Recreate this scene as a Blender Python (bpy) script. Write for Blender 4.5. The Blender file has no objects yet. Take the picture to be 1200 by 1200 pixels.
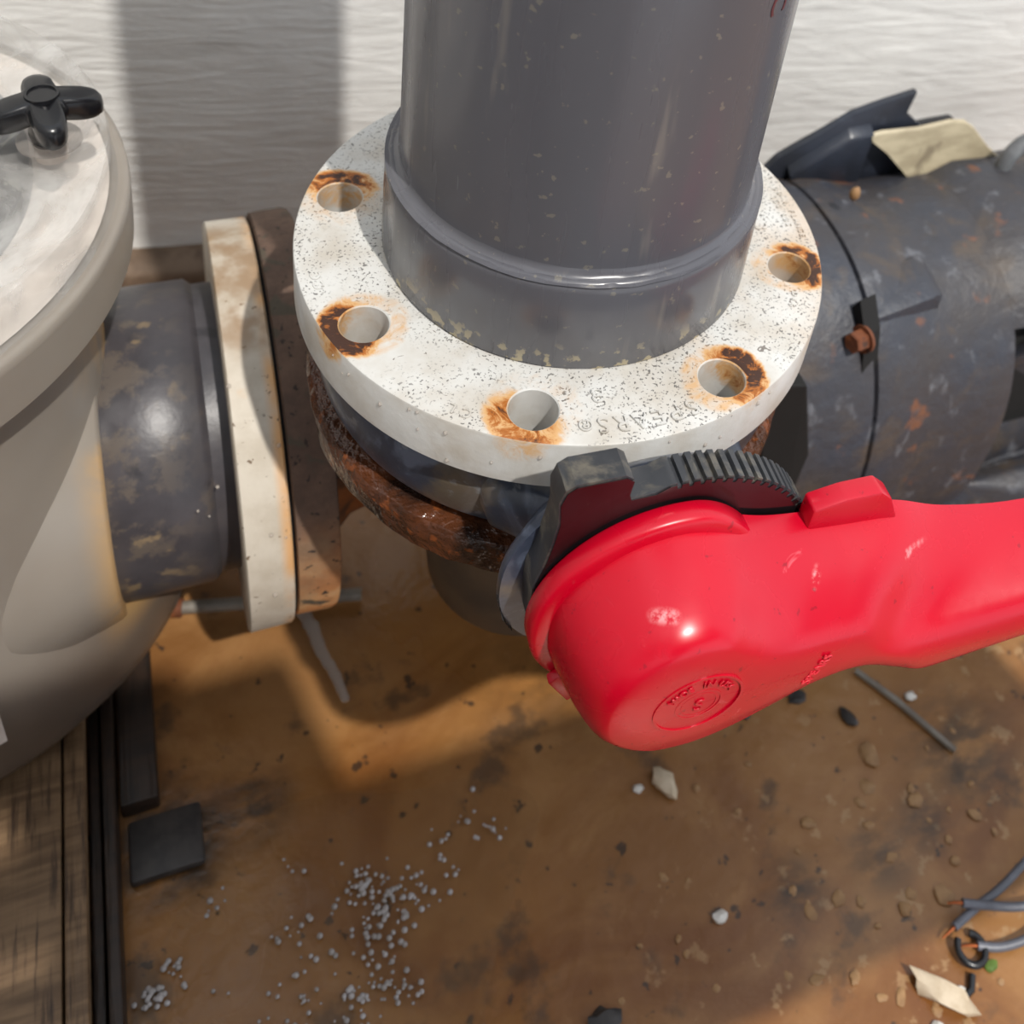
import bpy, bmesh, math, random
from mathutils import Vector, Matrix, noise as mnoise
random.seed(7)
S = bpy.context.scene
COL = S.collection
H = 0.6                       # height of the discharge flange face above the floor
PI = math.pi
R_ = math.radians

# ------------------------------------------------------------------ camera
cd = bpy.data.cameras.new('camera')
cam = bpy.data.objects.new('camera', cd)
COL.objects.link(cam)
yaw, pitch, roll = 0.51, 0.6032, 0.1993
F = Vector((math.sin(yaw)*math.cos(pitch), math.cos(yaw)*math.cos(pitch), -math.sin(pitch)))
Rt = F.cross(Vector((0, 0, 1))).normalized()
Up = Rt.cross(F)
R2 = Rt*math.cos(roll) + Up*math.sin(roll)
U2 = Up*math.cos(roll) - Rt*math.sin(roll)
m = Matrix((R2, U2, -F)).transposed().to_4x4()
m.translation = Vector((-0.2376, -0.5365, 0.5206 + H))
cam.matrix_world = m
cd.sensor_width = 36.0
cd.lens = 1383.63/1200*36.0
cd.shift_x = -193.93/1200
cd.shift_y = -478.52/1200
cd.clip_start = 0.02
cd.dof.use_dof = True
cd.dof.focus_distance = 0.66
cd.dof.aperture_fstop = 8.0
S.camera = cam

# ------------------------------------------------------------------ light
w = bpy.data.worlds.new('world')
S.world = w
w.use_nodes = True
bg = w.node_tree.nodes['Background']
bg.inputs[0].default_value = (0.88, 0.93, 1.0, 1)
bg.inputs[1].default_value = 1.15
sd = bpy.data.lights.new('sun', 'SUN')
sd.energy = 3.35
sd.angle = R_(1.0)
sd.color = (1.0, 0.955, 0.89)
sun = bpy.data.objects.new('sun', sd)
COL.objects.link(sun)
az, el = R_(104.0), R_(58.0)
dirv = Vector((math.cos(az)*math.cos(el), math.sin(az)*math.cos(el), -math.sin(el)))
sun.rotation_euler = dirv.to_track_quat('-Z', 'Y').to_euler()
sun.location = (0.5, -2, 3)
S.view_settings.view_transform = 'Standard'
S.view_settings.look = 'None'
S.view_settings.exposure = 0.0
S.view_settings.gamma = 1.0
S.view_settings.use_curve_mapping = False


# ------------------------------------------------------------------ materials
def lin(c):
    return tuple((v/255/12.92 if v/255 <= .04045 else ((v/255+.055)/1.055)**2.4) for v in c) + (1,)


class Mat:
    def __init__(s, name):
        s.m = bpy.data.materials.new(name)
        s.m.use_nodes = True
        s.t = s.m.node_tree
        s.b = s.t.nodes['Principled BSDF']
        s.tc = s.t.nodes.new('ShaderNodeTexCoord').outputs['Object']

    def n(s, typ, **kw):
        nd = s.t.nodes.new(typ)
        for k, v in kw.items():
            setattr(nd, k, v)
        return nd

    def put(s, sock, v):
        if isinstance(v, bpy.types.NodeSocket):
            s.t.links.new(v, sock)
        else:
            sock.default_value = v

    def math(s, op, a, b=0.0, clamp=False):
        nd = s.n('ShaderNodeMath', operation=op, use_clamp=clamp)
        s.put(nd.inputs[0], a)
        s.put(nd.inputs[1], b)
        return nd.outputs[0]

    def vec(s, scale=(1, 1, 1), loc=(0, 0, 0), rot=(0, 0, 0)):
        mp = s.n('ShaderNodeMapping')
        s.put(mp.inputs[0], s.tc)
        mp.inputs['Location'].default_value = loc
        mp.inputs['Rotation'].default_value = rot
        mp.inputs['Scale'].default_value = scale
        return mp.outputs[0]

    def noise(s, scale, lo=0.0, hi=1.0, detail=4.0, rough=0.55, dist=0.0, st=(1, 1, 1), rot=(0, 0, 0), off=(0, 0, 0)):
        nd = s.n('ShaderNodeTexNoise')
        s.put(nd.inputs['Vector'], s.vec(st, off, rot))
        nd.inputs['Scale'].default_value = scale
        nd.inputs['Detail'].default_value = detail
        nd.inputs['Roughness'].default_value = rough
        nd.inputs['Distortion'].default_value = dist
        return s.rng(nd.outputs['Fac'], lo, hi)

    def voro(s, scale, lo, hi, st=(1, 1, 1), feature='F1', rnd=1.0):
        nd = s.n('ShaderNodeTexVoronoi', feature=feature)
        s.put(nd.inputs['Vector'], s.vec(st))
        nd.inputs['Scale'].default_value = scale
        nd.inputs['Randomness'].default_value = rnd
        return s.rng(nd.outputs['Distance'], lo, hi)

    def rng(s, v, lo, hi, a=0.0, b=1.0, smooth=True):
        mr = s.n('ShaderNodeMapRange')
        mr.interpolation_type = 'SMOOTHSTEP' if smooth else 'LINEAR'
        s.put(mr.inputs['Value'], v)
        mr.inputs['From Min'].default_value = lo
        mr.inputs['From Max'].default_value = hi
        mr.inputs['To Min'].default_value = a
        mr.inputs['To Max'].default_value = b
        return mr.outputs[0]

    def axis(s, i):
        sp = s.n('ShaderNodeSeparateXYZ')
        s.put(sp.inputs[0], s.tc)
        return sp.outputs[i]

    def mix(s, f, a, b):
        nd = s.n('ShaderNodeMix', data_type='RGBA')
        s.put(nd.inputs[0], f)
        s.put(nd.inputs[6], a)
        s.put(nd.inputs[7], b)
        return nd.outputs[2]

    def mixf(s, f, a, b):
        nd = s.n('ShaderNodeMix', data_type='FLOAT')
        s.put(nd.inputs[0], f)
        s.put(nd.inputs[2], a)
        s.put(nd.inputs[3], b)
        return nd.outputs[0]

    def dist(s, p):
        nd = s.n('ShaderNodeVectorMath', operation='DISTANCE')
        s.put(nd.inputs[0], s.tc)
        nd.inputs[1].default_value = p
        return nd.outputs['Value']

    def done(s, col, rough=0.5, metal=0.0, bump=None, bstr=0.3, bdist=0.001, **kw):
        s.put(s.b.inputs['Base Color'], col)
        s.put(s.b.inputs['Roughness'], rough)
        s.put(s.b.inputs['Metallic'], metal)
        for k, v in kw.items():
            s.put(s.b.inputs[k.replace('_', ' ')], v)
        if bump is not None:
            bp = s.n('ShaderNodeBump')
            bp.inputs['Strength'].default_value = bstr
            bp.inputs['Distance'].default_value = bdist
            s.put(bp.inputs['Height'], bump)
            s.t.links.new(bp.outputs[0], s.b.inputs['Normal'])
        return s.m


HOLE_R = 0.149
HOLE_A = [2.6978 + k*PI/4 for k in range(8)]     # bolt hole angles
HOLES = [(HOLE_R*math.cos(a), HOLE_R*math.sin(a)) for a in HOLE_A]


def mat_flange():
    M = Mat('white_pvc')
    c = M.mix(M.noise(26, .35, .7), lin((206, 206, 203)), lin((186, 180, 170)))
    c = M.mix(M.math('MULTIPLY', M.noise(9, .56, .72), .45), c, lin((190, 160, 126)))
    # dark specks, only on the upward face
    gz = M.n('ShaderNodeNewGeometry')
    sp = M.n('ShaderNodeSeparateXYZ')
    M.put(sp.inputs[0], gz.outputs['Normal'])
    top = M.rng(sp.outputs[2], .6, .9)
    specks = M.math('MULTIPLY', M.math('MULTIPLY', M.noise(560, .585, .64, detail=2), M.noise(22, .36, .54)), top)
    c = M.mix(M.math('MULTIPLY', specks, .85), c, lin((74, 72, 70)))
    blots = M.math('MULTIPLY', M.math('MULTIPLY', M.noise(130, .685, .70, detail=3, dist=1), top), .8)
    c = M.mix(blots, c, lin((92, 82, 74)))
    # rust crescents around the bolt holes: (index, offset radial, offset tangential, strength, ring size)
    spec = {0: (.004, .016, .62, .0235), 1: (-.017, -.004, 1.0, .0215), 2: (-.012, -.010, .55, .0245), 3: (.017, .001, 1.0, .0215), 4: (.016, .001, .9, .0205)}
    rust = None
    nz = M.noise(70, .25, .75, detail=6, rough=.7, dist=1.2)
    nw = M.noise(45, 0, 1, detail=4)
    for k, (ox, oy, st, rr) in spec.items():
        x, y = HOLES[k]
        d = M.math('ADD', M.dist((x, y, 0.037)), M.math('MULTIPLY', M.math('ADD', nw, -.5), .006))
        band = M.math('MULTIPLY', M.rng(d, .0115, .0155), M.rng(d, rr, rr + .009, 1, 0))
        side = M.rng(M.dist((x + ox, y + oy, .037)), .013, .030, 1, 0)
        v = M.math('MULTIPLY', M.math('MULTIPLY', band, M.math('ADD', M.math('MULTIPLY', side, 1.35), .28)), st)
        v = M.math('MULTIPLY', M.math('MULTIPLY', v, M.math('ADD', nz, .25)), M.rng(top, 0, 1, .35, 1))
        rust = v if rust is None else M.math('MAXIMUM', rust, v)
    c = M.mix(M.rng(rust, .05, .4), c, lin((203, 160, 108)))
    c = M.mix(M.rng(rust, .36, .66), c, lin((164, 94, 28)))
    c = M.mix(M.rng(rust, .62, .98), c, lin((58, 30, 14)))
    bump = M.math('ADD', M.noise(180, 0, 1, detail=5), M.math('MULTIPLY', rust, 1.5))
    return M.done(c, M.mixf(M.rng(rust, .2, .6), .42, .6), bump=bump, bstr=.25, bdist=.0008)


def mat_grey_pvc():
    M = Mat('grey_pvc')
    c = M.mix(M.noise(5, .3, .7, st=(1, 1, .15)), lin((96, 96, 101)), lin((84, 84, 90)))
    c = M.mix(M.math('MULTIPLY', M.noise(60, .62, .74, st=(1, 1, .12), detail=3), .35), c, lin((138, 132, 124)))
    c = M.mix(M.math('MULTIPLY', M.noise(150, .66, .70, detail=3), .4), c, lin((140, 134, 118)))
    z = M.axis(2)
    low = M.math('MULTIPLY', M.rng(z, .037, .062, 1, 0), M.noise(95, .56, .62, detail=4))
    c = M.mix(M.math('MULTIPLY', low, .9), c, lin((188, 174, 138)))
    ro = M.math('ADD', M.noise(40, .3, .8, st=(1, 1, .1)), 0)
    return M.done(c, M.rng(ro, 0, 1, .2, .36), bump=M.noise(90, 0, 1, st=(1, 1, .3)), bstr=.06, bdist=.001)


def mat_simple(name, c1, c2, scale=20, rough=.5, lo=.35, hi=.65, extra=None, bstr=.2, bdist=.001, bscale=80, metal=0, st=(1, 1, 1), **kw):
    M = Mat(name)
    c = M.mix(M.noise(scale, lo, hi, detail=5, st=st), lin(c1), lin(c2))
    for e in (extra or []):
        sc, l, h, col, amt = e[:5]
        c = M.mix(M.math('MULTIPLY', M.noise(sc, l, h, detail=5, rough=.65, dist=.6, off=(sc, 3, 1)), amt), c, lin(col))
    return M.done(c, rough, metal, bump=M.noise(bscale, 0, 1, detail=5), bstr=bstr, bdist=bdist, **kw)


def mat_rust(name, wet, pal, rough=.75, st=1.0):
    M = Mat(name)
    c = M.mix(M.noise(30*st, .3, .7, detail=6, rough=.7), lin(pal[0]), lin(pal[1]))
    c = M.mix(M.noise(16*st, .48, .62, detail=5, dist=.8), c, lin(pal[2]))
    c = M.mix(M.noise(70*st, .58, .66, detail=4), c, lin(pal[3]))
    hgt = M.math('ADD', M.noise(90, 0, 1, detail=4, rough=.6), M.math('MULTIPLY', M.noise(35, 0, 1), 1.2))
    return M.done(c, .1 if wet else rough, bump=hgt, bstr=.7 if wet else .45, bdist=.004 if wet else .0015)


def mat_suction_rust():
    M = Mat('rusted_suction_flange')
    z = M.axis(2)
    c = M.mix(M.noise(40, .3, .7, detail=6, rough=.7), lin((104, 82, 68)), lin((80, 62, 52)))
    low = M.rng(M.math('ADD', z, M.math('MULTIPLY', M.noise(14), .14)), .24, .40, 1, 0)
    c = M.mix(low, c, M.mix(M.noise(22, .4, .62, detail=5), lin((198, 132, 74)), lin((206, 166, 118))))
    c = M.mix(M.noise(34, .56, .66, detail=5, dist=1), c, lin((76, 68, 56)))
    c = M.mix(M.noise(120, .62, .68, detail=4), c, lin((48, 38, 32)))
    c = M.mix(M.rng(M.math('ADD', z, M.math('MULTIPLY', M.noise(20), .03)), .13, .16, 1, 0), c, lin((84, 64, 46)))
    return M.done(c, .8, bump=M.noise(120, 0, 1, detail=6, rough=.7), bstr=.5, bdist=.0015)


def mat_suction_white():
    M = Mat('white_pvc_suction')
    x = M.axis(0)
    c = M.mix(M.noise(30, .35, .7), lin((200, 192, 178)), lin((182, 172, 156)))
    edge = M.math('MULTIPLY', M.rng(x, .002, .011), M.noise(14, .35, .6))
    c = M.mix(M.math('MULTIPLY', edge, .8), c, lin((214, 158, 92)))
    c = M.mix(M.math('MULTIPLY', M.noise(26, .62, .72), .5), c, lin((200, 160, 110)))
    c = M.mix(M.noise(200, .68, .72, detail=2), c, lin((110, 90, 70)))
    c = M.mix(M.math('MULTIPLY', M.rng(M.axis(2), .145, .165), M.noise(18, .35, .55)), c, lin((150, 126, 100)))
    return M.done(c, .5, bump=M.noise(150, 0, 1), bstr=.15, bdist=.001)


def mat_tank():
    M = Mat('translucent_tank_plastic')
    c = M.mix(M.noise(4, .3, .7), lin((148, 141, 132)), lin((136, 128, 119)))
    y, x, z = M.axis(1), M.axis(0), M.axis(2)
    layer = M.rng(M.math('ADD', z, M.math('MULTIPLY', M.noise(6), .05)), .12, .24, 1, 0)  # shade on the lower tank painted into its colour, fading upward
    c = M.mix(M.math('MULTIPLY', layer, .85), c, lin((88, 74, 62)))
    st = M.math('MULTIPLY', M.rng(x, .165, .205), M.rng(z, .39, .43, 1, 0))
    st = M.math('MULTIPLY', st, M.rng(z, .10, .15))
    st = M.math('MULTIPLY', st, M.noise(15, .38, .58, detail=5, dist=.4, st=(1, 1, .5)))
    c = M.mix(M.math('MULTIPLY', st, .85), c, lin((206, 160, 88)))
    return M.done(c, .34, bump=M.noise(10, 0, 1), bstr=.05, bdist=.002, Subsurface_Weight=.25, Subsurface_Radius=(.02, .016, .012))


def mat_lid():
    M = Mat('frosted_clear_lid')
    c = M.mix(M.noise(14, .4, .66, detail=5, dist=1), lin((184, 182, 178)), lin((212, 211, 208)))
    al = M.math('ADD', M.rng(M.noise(12, .35, .7, detail=5, dist=1.5), 0, 1, .2, .55), 0)
    return M.done(c, .16, bump=M.noise(40, 0, 1, detail=4), bstr=.08, bdist=.001, Alpha=al)


def mat_dark_pipe():
    M = Mat('dark_stained_pipe')
    c = M.mix(M.noise(18, .3, .7, detail=5), lin((74, 71, 75)), lin((58, 56, 60)))
    x = M.axis(0)
    m1 = M.math('MULTIPLY', M.noise(34, .48, .6, detail=5, rough=.7), M.rng(x, -.03, .02, 1, .15))
    c = M.mix(m1, c, lin((92, 84, 78)))
    m2 = M.math('MULTIPLY', M.noise(38, .60, .68, detail=5, off=(3, 7, 1)), M.rng(x, -.03, .02, .7, .1))
    c = M.mix(m2, c, lin((144, 124, 94)))
    c = M.mix(M.noise(26, .60, .68, off=(9, 1, 4)), c, lin((52, 50, 54)))
    return M.done(c, .38, bump=M.noise(90, 0, 1, detail=5), bstr=.25, bdist=.001)


def mat_cast():
    M = Mat('weathered_black_cast_casing')
    c = M.mix(M.noise(9, .3, .7, detail=6, rough=.6), lin((50, 55, 66)), lin((58, 54, 54)))
    c = M.mix(M.math('MULTIPLY', M.noise(20, .52, .7, detail=5, dist=.5, off=(4, 1, 9)), .7), c, lin((82, 70, 58)))
    c = M.mix(M.math('MULTIPLY', M.noise(45, .58, .72, detail=5, st=(1, 1, .5)), .55), c, lin((116, 118, 124)))
    c = M.mix(M.math('MULTIPLY', M.noise(28, .62, .72, detail=5, off=(1, 8, 2)), .7), c, lin((124, 78, 50)))
    c = M.mix(M.math('MULTIPLY', M.noise(15, .6, .75, off=(11, 8, 2)), .6), c, lin((44, 44, 48)))
    return M.done(c, .5, bump=M.math('ADD', M.noise(60, 0, 1, detail=6), M.noise(14, 0, 1.6, detail=4)), bstr=.5, bdist=.003)


def mat_valve():
    M = Mat('black_valve_body')
    c = M.mix(M.noise(16, .3, .7, detail=5), lin((62, 70, 88)), lin((46, 50, 58)))
    c = M.mix(M.math('MULTIPLY', M.noise(30, .5, .66, detail=5, dist=.8), .6), c, lin((112, 122, 142)))
    c = M.mix(M.math('MULTIPLY', M.noise(14, .56, .66, detail=5, off=(5, 2, 1)), .6), c, lin((112, 98, 76)))
    c = M.mix(M.math('MULTIPLY', M.noise(120, .6, .7, detail=3, st=(1, .4, 1)), .5), c, lin((130, 134, 140)))
    return M.done(c, .3, bump=M.noise(70, 0, 1, detail=5), bstr=.3, bdist=.001)


def mat_red():
    M = Mat('glossy_red_plastic')
    c = M.mix(M.noise(7, .3, .7), lin((196, 0, 34)), lin((188, 1, 36)))
    scr = M.math('MULTIPLY', M.noise(22, .66, .74, detail=5, rough=.7, dist=1.0, st=(1.0, 1, 1), off=(2, 5, 3)), .55)
    c = M.mix(scr, c, lin((236, 120, 130)))
    c = M.mix(M.math('MULTIPLY', M.noise(160, .69, .74, detail=2), .5), c, lin((110, 10, 26)))
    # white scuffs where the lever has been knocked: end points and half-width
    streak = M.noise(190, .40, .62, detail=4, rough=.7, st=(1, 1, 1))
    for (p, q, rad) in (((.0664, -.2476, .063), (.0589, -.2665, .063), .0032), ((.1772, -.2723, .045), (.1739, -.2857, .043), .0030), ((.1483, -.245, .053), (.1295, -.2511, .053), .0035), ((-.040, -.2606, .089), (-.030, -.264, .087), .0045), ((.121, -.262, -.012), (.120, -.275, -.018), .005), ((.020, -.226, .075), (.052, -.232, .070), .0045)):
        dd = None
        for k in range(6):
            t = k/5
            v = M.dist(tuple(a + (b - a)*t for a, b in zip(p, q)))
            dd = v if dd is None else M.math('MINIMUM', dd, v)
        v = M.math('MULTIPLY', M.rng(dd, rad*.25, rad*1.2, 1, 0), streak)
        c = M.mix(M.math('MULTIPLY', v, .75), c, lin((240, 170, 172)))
    return M.done(c, M.mixf(M.noise(18, .45, .7), .27, .4), bump=M.noise(24, 0, 1, detail=3), bstr=.08, bdist=.002)


def mat_wall():
    M = Mat('white_rough_plaster')
    c = M.mix(M.noise(3, .3, .7, detail=5), lin((238, 237, 233)), lin((224, 223, 220)))
    c = M.mix(M.math('MULTIPLY', M.noise(8, .5, .75, detail=5, st=(1, 1, 3)), .35), c, lin((186, 183, 178)))
    strokes = M.noise(16, 0, 1, detail=6, rough=.55, dist=1.2, st=(.5, 1, 3.2), rot=(0, .35, 0))
    fine = M.noise(60, 0, 1, detail=4, dist=.8, st=(.35, 1, 2.6), rot=(0, -.3, 0))
    return M.done(c, .6, bump=M.math('ADD', strokes, M.math('MULTIPLY', fine, .35)), bstr=.55, bdist=.004)


def mat_floor():
    M = Mat('wet_rust_stained_concrete')
    c = M.mix(M.noise(2.2, .35, .65, detail=6, dist=.4), lin((152, 106, 58)), lin((128, 86, 44)))
    c = M.mix(M.math('MULTIPLY', M.noise(9, .42, .7, detail=6, rough=.65, dist=.5), .6), c, lin((162, 120, 74)))
    c = M.mix(M.math('MULTIPLY', M.noise(5, .50, .68, detail=6, dist=.9, off=(4, 4, 0)), .7), c, lin((106, 60, 22)))
    c = M.mix(M.math('MULTIPLY', M.noise(12, .57, .66, detail=6, off=(1, 9, 0)), .7), c, lin((66, 50, 36)))
    x, y = M.axis(0), M.axis(1)
    spk = M.math('MULTIPLY', M.noise(42, .60, .66, detail=4, rough=.6), M.rng(M.math('ADD', x, M.math('MULTIPLY', y, -1.2)), .22, .50))
    c = M.mix(M.math('MULTIPLY', spk, .7), c, lin((166, 132, 92)))
    dk = M.math('MULTIPLY', M.noise(50, .64, .69, detail=4, off=(8, 1, 0)), .8)
    c = M.mix(dk, c, lin((40, 34, 30)))
    # damp black stains with a shape of their own
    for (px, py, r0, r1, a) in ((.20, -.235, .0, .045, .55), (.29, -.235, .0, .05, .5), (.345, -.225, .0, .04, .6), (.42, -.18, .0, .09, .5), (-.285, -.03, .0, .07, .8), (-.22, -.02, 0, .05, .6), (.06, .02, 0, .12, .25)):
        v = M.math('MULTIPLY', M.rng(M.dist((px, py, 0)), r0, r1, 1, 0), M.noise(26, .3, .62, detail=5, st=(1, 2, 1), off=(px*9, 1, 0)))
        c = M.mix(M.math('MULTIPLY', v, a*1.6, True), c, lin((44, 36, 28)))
    wet = M.noise(3.0, .38, .6, detail=4)
    bump = M.math('ADD', M.noise(30, 0, 1, detail=6), M.math('MULTIPLY', M.noise(8, 0, 1), 1.5))
    return M.done(c, M.mixf(wet, .22, .5), bump=bump, bstr=.45, bdist=.003)


def mat_wood(name, c1, c2, c3):
    M = Mat(name)
    c = M.mix(M.noise(14, .3, .7, detail=5, st=(1, 8, 1), dist=.6), lin(c1), lin(c2))
    c = M.mix(M.noise(60, .5, .7, detail=4, st=(3, .25, 3)), c, lin(c3))
    return M.done(c, .5, bump=M.noise(60, 0, 1, detail=4, st=(4, .3, 4)), bstr=.5, bdist=.002)


MT = dict(
    flange=mat_flange(), pvc=mat_grey_pvc(), tank=mat_tank(), lid=mat_lid(), dpipe=mat_dark_pipe(), cast=mat_cast(),
    valve=mat_valve(), red=mat_red(), wall=mat_wall(), floor=mat_floor(), srust=mat_suction_rust(), swhite=mat_suction_white(),
    wetrust=mat_rust('wet_flaking_rust', True, ((92, 52, 30), (64, 40, 28), (44, 30, 24), (120, 66, 34))),
    rust=mat_rust('dry_rust', False, ((120, 66, 34), (92, 52, 32), (146, 84, 40), (66, 44, 34))),
    inlet=mat_rust('brown_rusted_iron', False, ((104, 66, 38), (78, 52, 36), (150, 88, 40), (50, 38, 30))),
    volute=mat_simple('dark_iron_volute', (92, 78, 62), (68, 60, 52), 12, .55, extra=[(16, .56, .7, (96, 80, 62), .6)]),
    black=mat_simple('black_moulded_plastic', (26, 27, 30), (20, 20, 23), 30, .26, bstr=.06),
    hoodm=mat_simple('blue_black_sheet', (40, 45, 56), (30, 33, 40), 20, .35, extra=[(26, .56, .7, (70, 76, 88), .6)], bstr=.15),
    plate=mat_simple('glossy_black_plate', (20, 18, 20), (28, 26, 28), 30, .13, extra=[(60, .66, .72, (110, 100, 90), .4)], bstr=.04),
    teeth=mat_simple('grimy_black_plastic', (44, 46, 50), (58, 60, 64), 30, .4, extra=[(40, .5, .66, (112, 106, 94), .7)], bstr=.25),
    dark=mat_simple('black_recess', (3, 3, 3), (8, 7, 7), 20, .8),
    beam=mat_simple('brown_dirty_kerb', (118, 98, 80), (92, 74, 58), 20, .7, extra=[(12, .5, .66, (70, 52, 38), .7)], bstr=.5),
    plaque=mat_simple('dirty_cream_plate', (184, 172, 144), (158, 146, 120), 22, .5, extra=[(30, .54, .68, (120, 108, 88), .8)], bstr=.15, st=(1, 1, 3)),
    steel=mat_simple('grey_cast_eye', (120, 122, 124), (96, 98, 100), 40, .45, extra=[(30, .58, .7, (120, 84, 60), .5)]),
    wood=mat_wood('old_pallet_wood', (132, 106, 78), (98, 76, 54), (56, 40, 28)),
    darkwood=mat_wood('wet_dark_wood', (48, 32, 20), (32, 22, 15), (20, 14, 10)),
    chalk=mat_simple('pale_stone', (206, 190, 166), (186, 168, 142), 60, .7, bstr=.4),
    peb=mat_simple('tan_pebble', (158, 122, 82), (134, 100, 64), 60, .6, bstr=.4),
    white=mat_simple('white_chip', (222, 220, 214), (200, 194, 184), 60, .4),
    cable=mat_simple('grey_cable_sheath', (104, 106, 116), (88, 90, 98), 40, .4, bstr=.1),
    copper=mat_simple('copper_strand', (196, 112, 66), (160, 84, 50), 60, .35, metal=.8),
    rod=mat_simple('grey_rod', (134, 128, 118), (112, 104, 94), 40, .5),
    debris=mat_simple('dark_scrap', (44, 42, 42), (60, 56, 54), 60, .5, bstr=.4),
    leaf=mat_simple('green_moss', (84, 110, 36), (66, 86, 30), 60, .6, bstr=.4),
    foam=mat_simple('white_foam', (176, 172, 172), (150, 144, 140), 60, .06, bstr=.05),
    redink=mat_simple('dark_red_print', (96, 40, 46), (86, 36, 42), 60, .4, bstr=.02),
    ink=mat_simple('black_marker', (8, 8, 8), (12, 12, 12), 60, .5, bstr=.02),
    redtext=mat_simple('red_raised_text', (214, 30, 52), (206, 34, 56), 40, .4, bstr=.05),
    paper=mat_simple('white_sticker', (214, 206, 200), (204, 196, 190), 40, .6, bstr=.05),
    gasket=mat_simple('dark_gasket', (26, 26, 30), (44, 44, 50), 40, .4, extra=[(50, .6, .68, (150, 150, 140), .5)]),
    sleeve=mat_simple('milky_sleeve', (226, 216, 206), (214, 204, 194), 40, .25, bstr=.05),
)
Mg = Mat('clear_water')
Mg.done(lin((200, 190, 180)), .05, IOR=1.33, Alpha=.4)
MT['water'] = Mg.m
Mg2 = Mat('clear_plastic_disc')
Mg2.done(lin((150, 144, 138)), .1, Alpha=.38)
MT['disc'] = Mg2.m
Mg3 = Mat('shallow_puddle')
Mg3.done(lin((150, 120, 84)), .06, Alpha=.12, bump=Mg3.noise(40, 0, 1, detail=3, dist=.6), bstr=.5, bdist=.004)
MT['puddle'] = Mg3.m


# ------------------------------------------------------------------ object helpers (design z = 0 at the discharge flange face)
def setp(o, label=None, cat=None, group=None, kind=None):
    for k, v in (('label', label), ('category', cat), ('group', group), ('kind', kind)):
        if v:
            o[k] = v


def thing(name, label, cat, loc, group=None):
    o = bpy.data.objects.new(name, None)
    COL.objects.link(o)
    o.empty_display_size = .05
    o.location = (loc[0], loc[1], loc[2] + H)
    setp(o, label, cat, group)
    return o


def wloc(o):
    v = Vector(o.location)
    while o.parent:
        o = o.parent
        v += Vector(o.location)
    return v


def obj(name, bm, m, parent=None, smooth=40, loc=None, label=None, cat=None, group=None, kind=None, recalc=True):
    """bm is in design coordinates; the mesh gets its own origin (loc) or its parent's."""
    bmesh.ops.remove_doubles(bm, verts=bm.verts, dist=1e-6)
    if recalc:
        bmesh.ops.recalc_face_normals(bm, faces=bm.faces)
    base = wloc(parent) if parent else Vector((loc[0], loc[1], loc[2] + H)) if loc else Vector((0, 0, 0))
    bmesh.ops.translate(bm, verts=bm.verts, vec=Vector((0, 0, H)) - base)
    me = bpy.data.meshes.new(name)
    bm.to_mesh(me)
    bm.free()
    me.materials.append(MT[m])
    o = bpy.data.objects.new(name, me)
    COL.objects.link(o)
    if parent:
        o.parent = parent
    else:
        o.location = base
    if smooth:
        me.polygons.foreach_set('use_smooth', [True]*len(me.polygons))
        try:
            me.set_sharp_from_angle(angle=R_(smooth))
        except Exception:
            pass
    setp(o, label, cat, group, kind)
    return o


def loft(bm, rings, cap0=True, cap1=True, closed=True):
    vs = [[bm.verts.new(p) for p in r] for r in rings]
    n = len(rings[0])
    for a, b in zip(vs, vs[1:]):
        for i in range(n if closed else n - 1):
            j = (i + 1) % n
            bm.faces.new((a[i], a[j], b[j], b[i]))
    if cap0:
        bm.faces.new(list(reversed(vs[0])))
    if cap1:
        bm.faces.new(vs[-1])
    return vs


def frame(c, ax, up=(0, 0, 1)):
    a = Vector(ax).normalized()
    u = Vector(up)
    if abs(a.dot(u)) > .95:
        u = Vector((1, 0, 0))
    x = u.cross(a).normalized()
    y = a.cross(x)
    return Vector(c), x, y, a


def lathe(bm, fr, prof, n=96, cap0=True, cap1=True, squash=None):
    c, x, y, a = fr
    rings = []
    for (t, r) in prof:
        rings.append([c + a*t + x*(r*math.cos(2*PI*i/n)) + y*(r*math.sin(2*PI*i/n)) for i in range(n)])
    return loft(bm, rings, cap0, cap1)


def tube(bm, pts, r, n=12, cap=True):
    pts = [Vector(p) for p in pts]
    rs = r if isinstance(r, (list, tuple)) else [r]*len(pts)
    rings = []
    px = None
    for i, p in enumerate(pts):
        d = (pts[min(i+1, len(pts)-1)] - pts[max(i-1, 0)]).normalized()
        if px is None:
            px = Vector((0, 0, 1)) if abs(d.z) < .9 else Vector((1, 0, 0))
        x = (px - d*px.dot(d)).normalized()
        px = x
        y = d.cross(x)
        rings.append([p + (x*math.cos(2*PI*k/n) + y*math.sin(2*PI*k/n))*rs[i] for k in range(n)])
    loft(bm, rings, cap, cap)


def spline(pts, n=8, closed=False):
    P = [Vector(p) for p in pts]
    N = len(P)
    out = []
    rngs = range(N) if closed else range(N-1)
    for i in rngs:
        if closed:
            p0, p1, p2, p3 = P[(i-1) % N], P[i], P[(i+1) % N], P[(i+2) % N]
        else:
            p0, p1, p2, p3 = P[max(i-1, 0)], P[i], P[i+1], P[min(i+2, N-1)]
        for k in range(n):
            t = k/n
            out.append(.5*((2*p1) + (p2-p0)*t + (2*p0-5*p1+4*p2-p3)*t*t + (3*p1-p0-3*p2+p3)*t**3))
    if not closed:
        out.append(P[-1])
    return out


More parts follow.
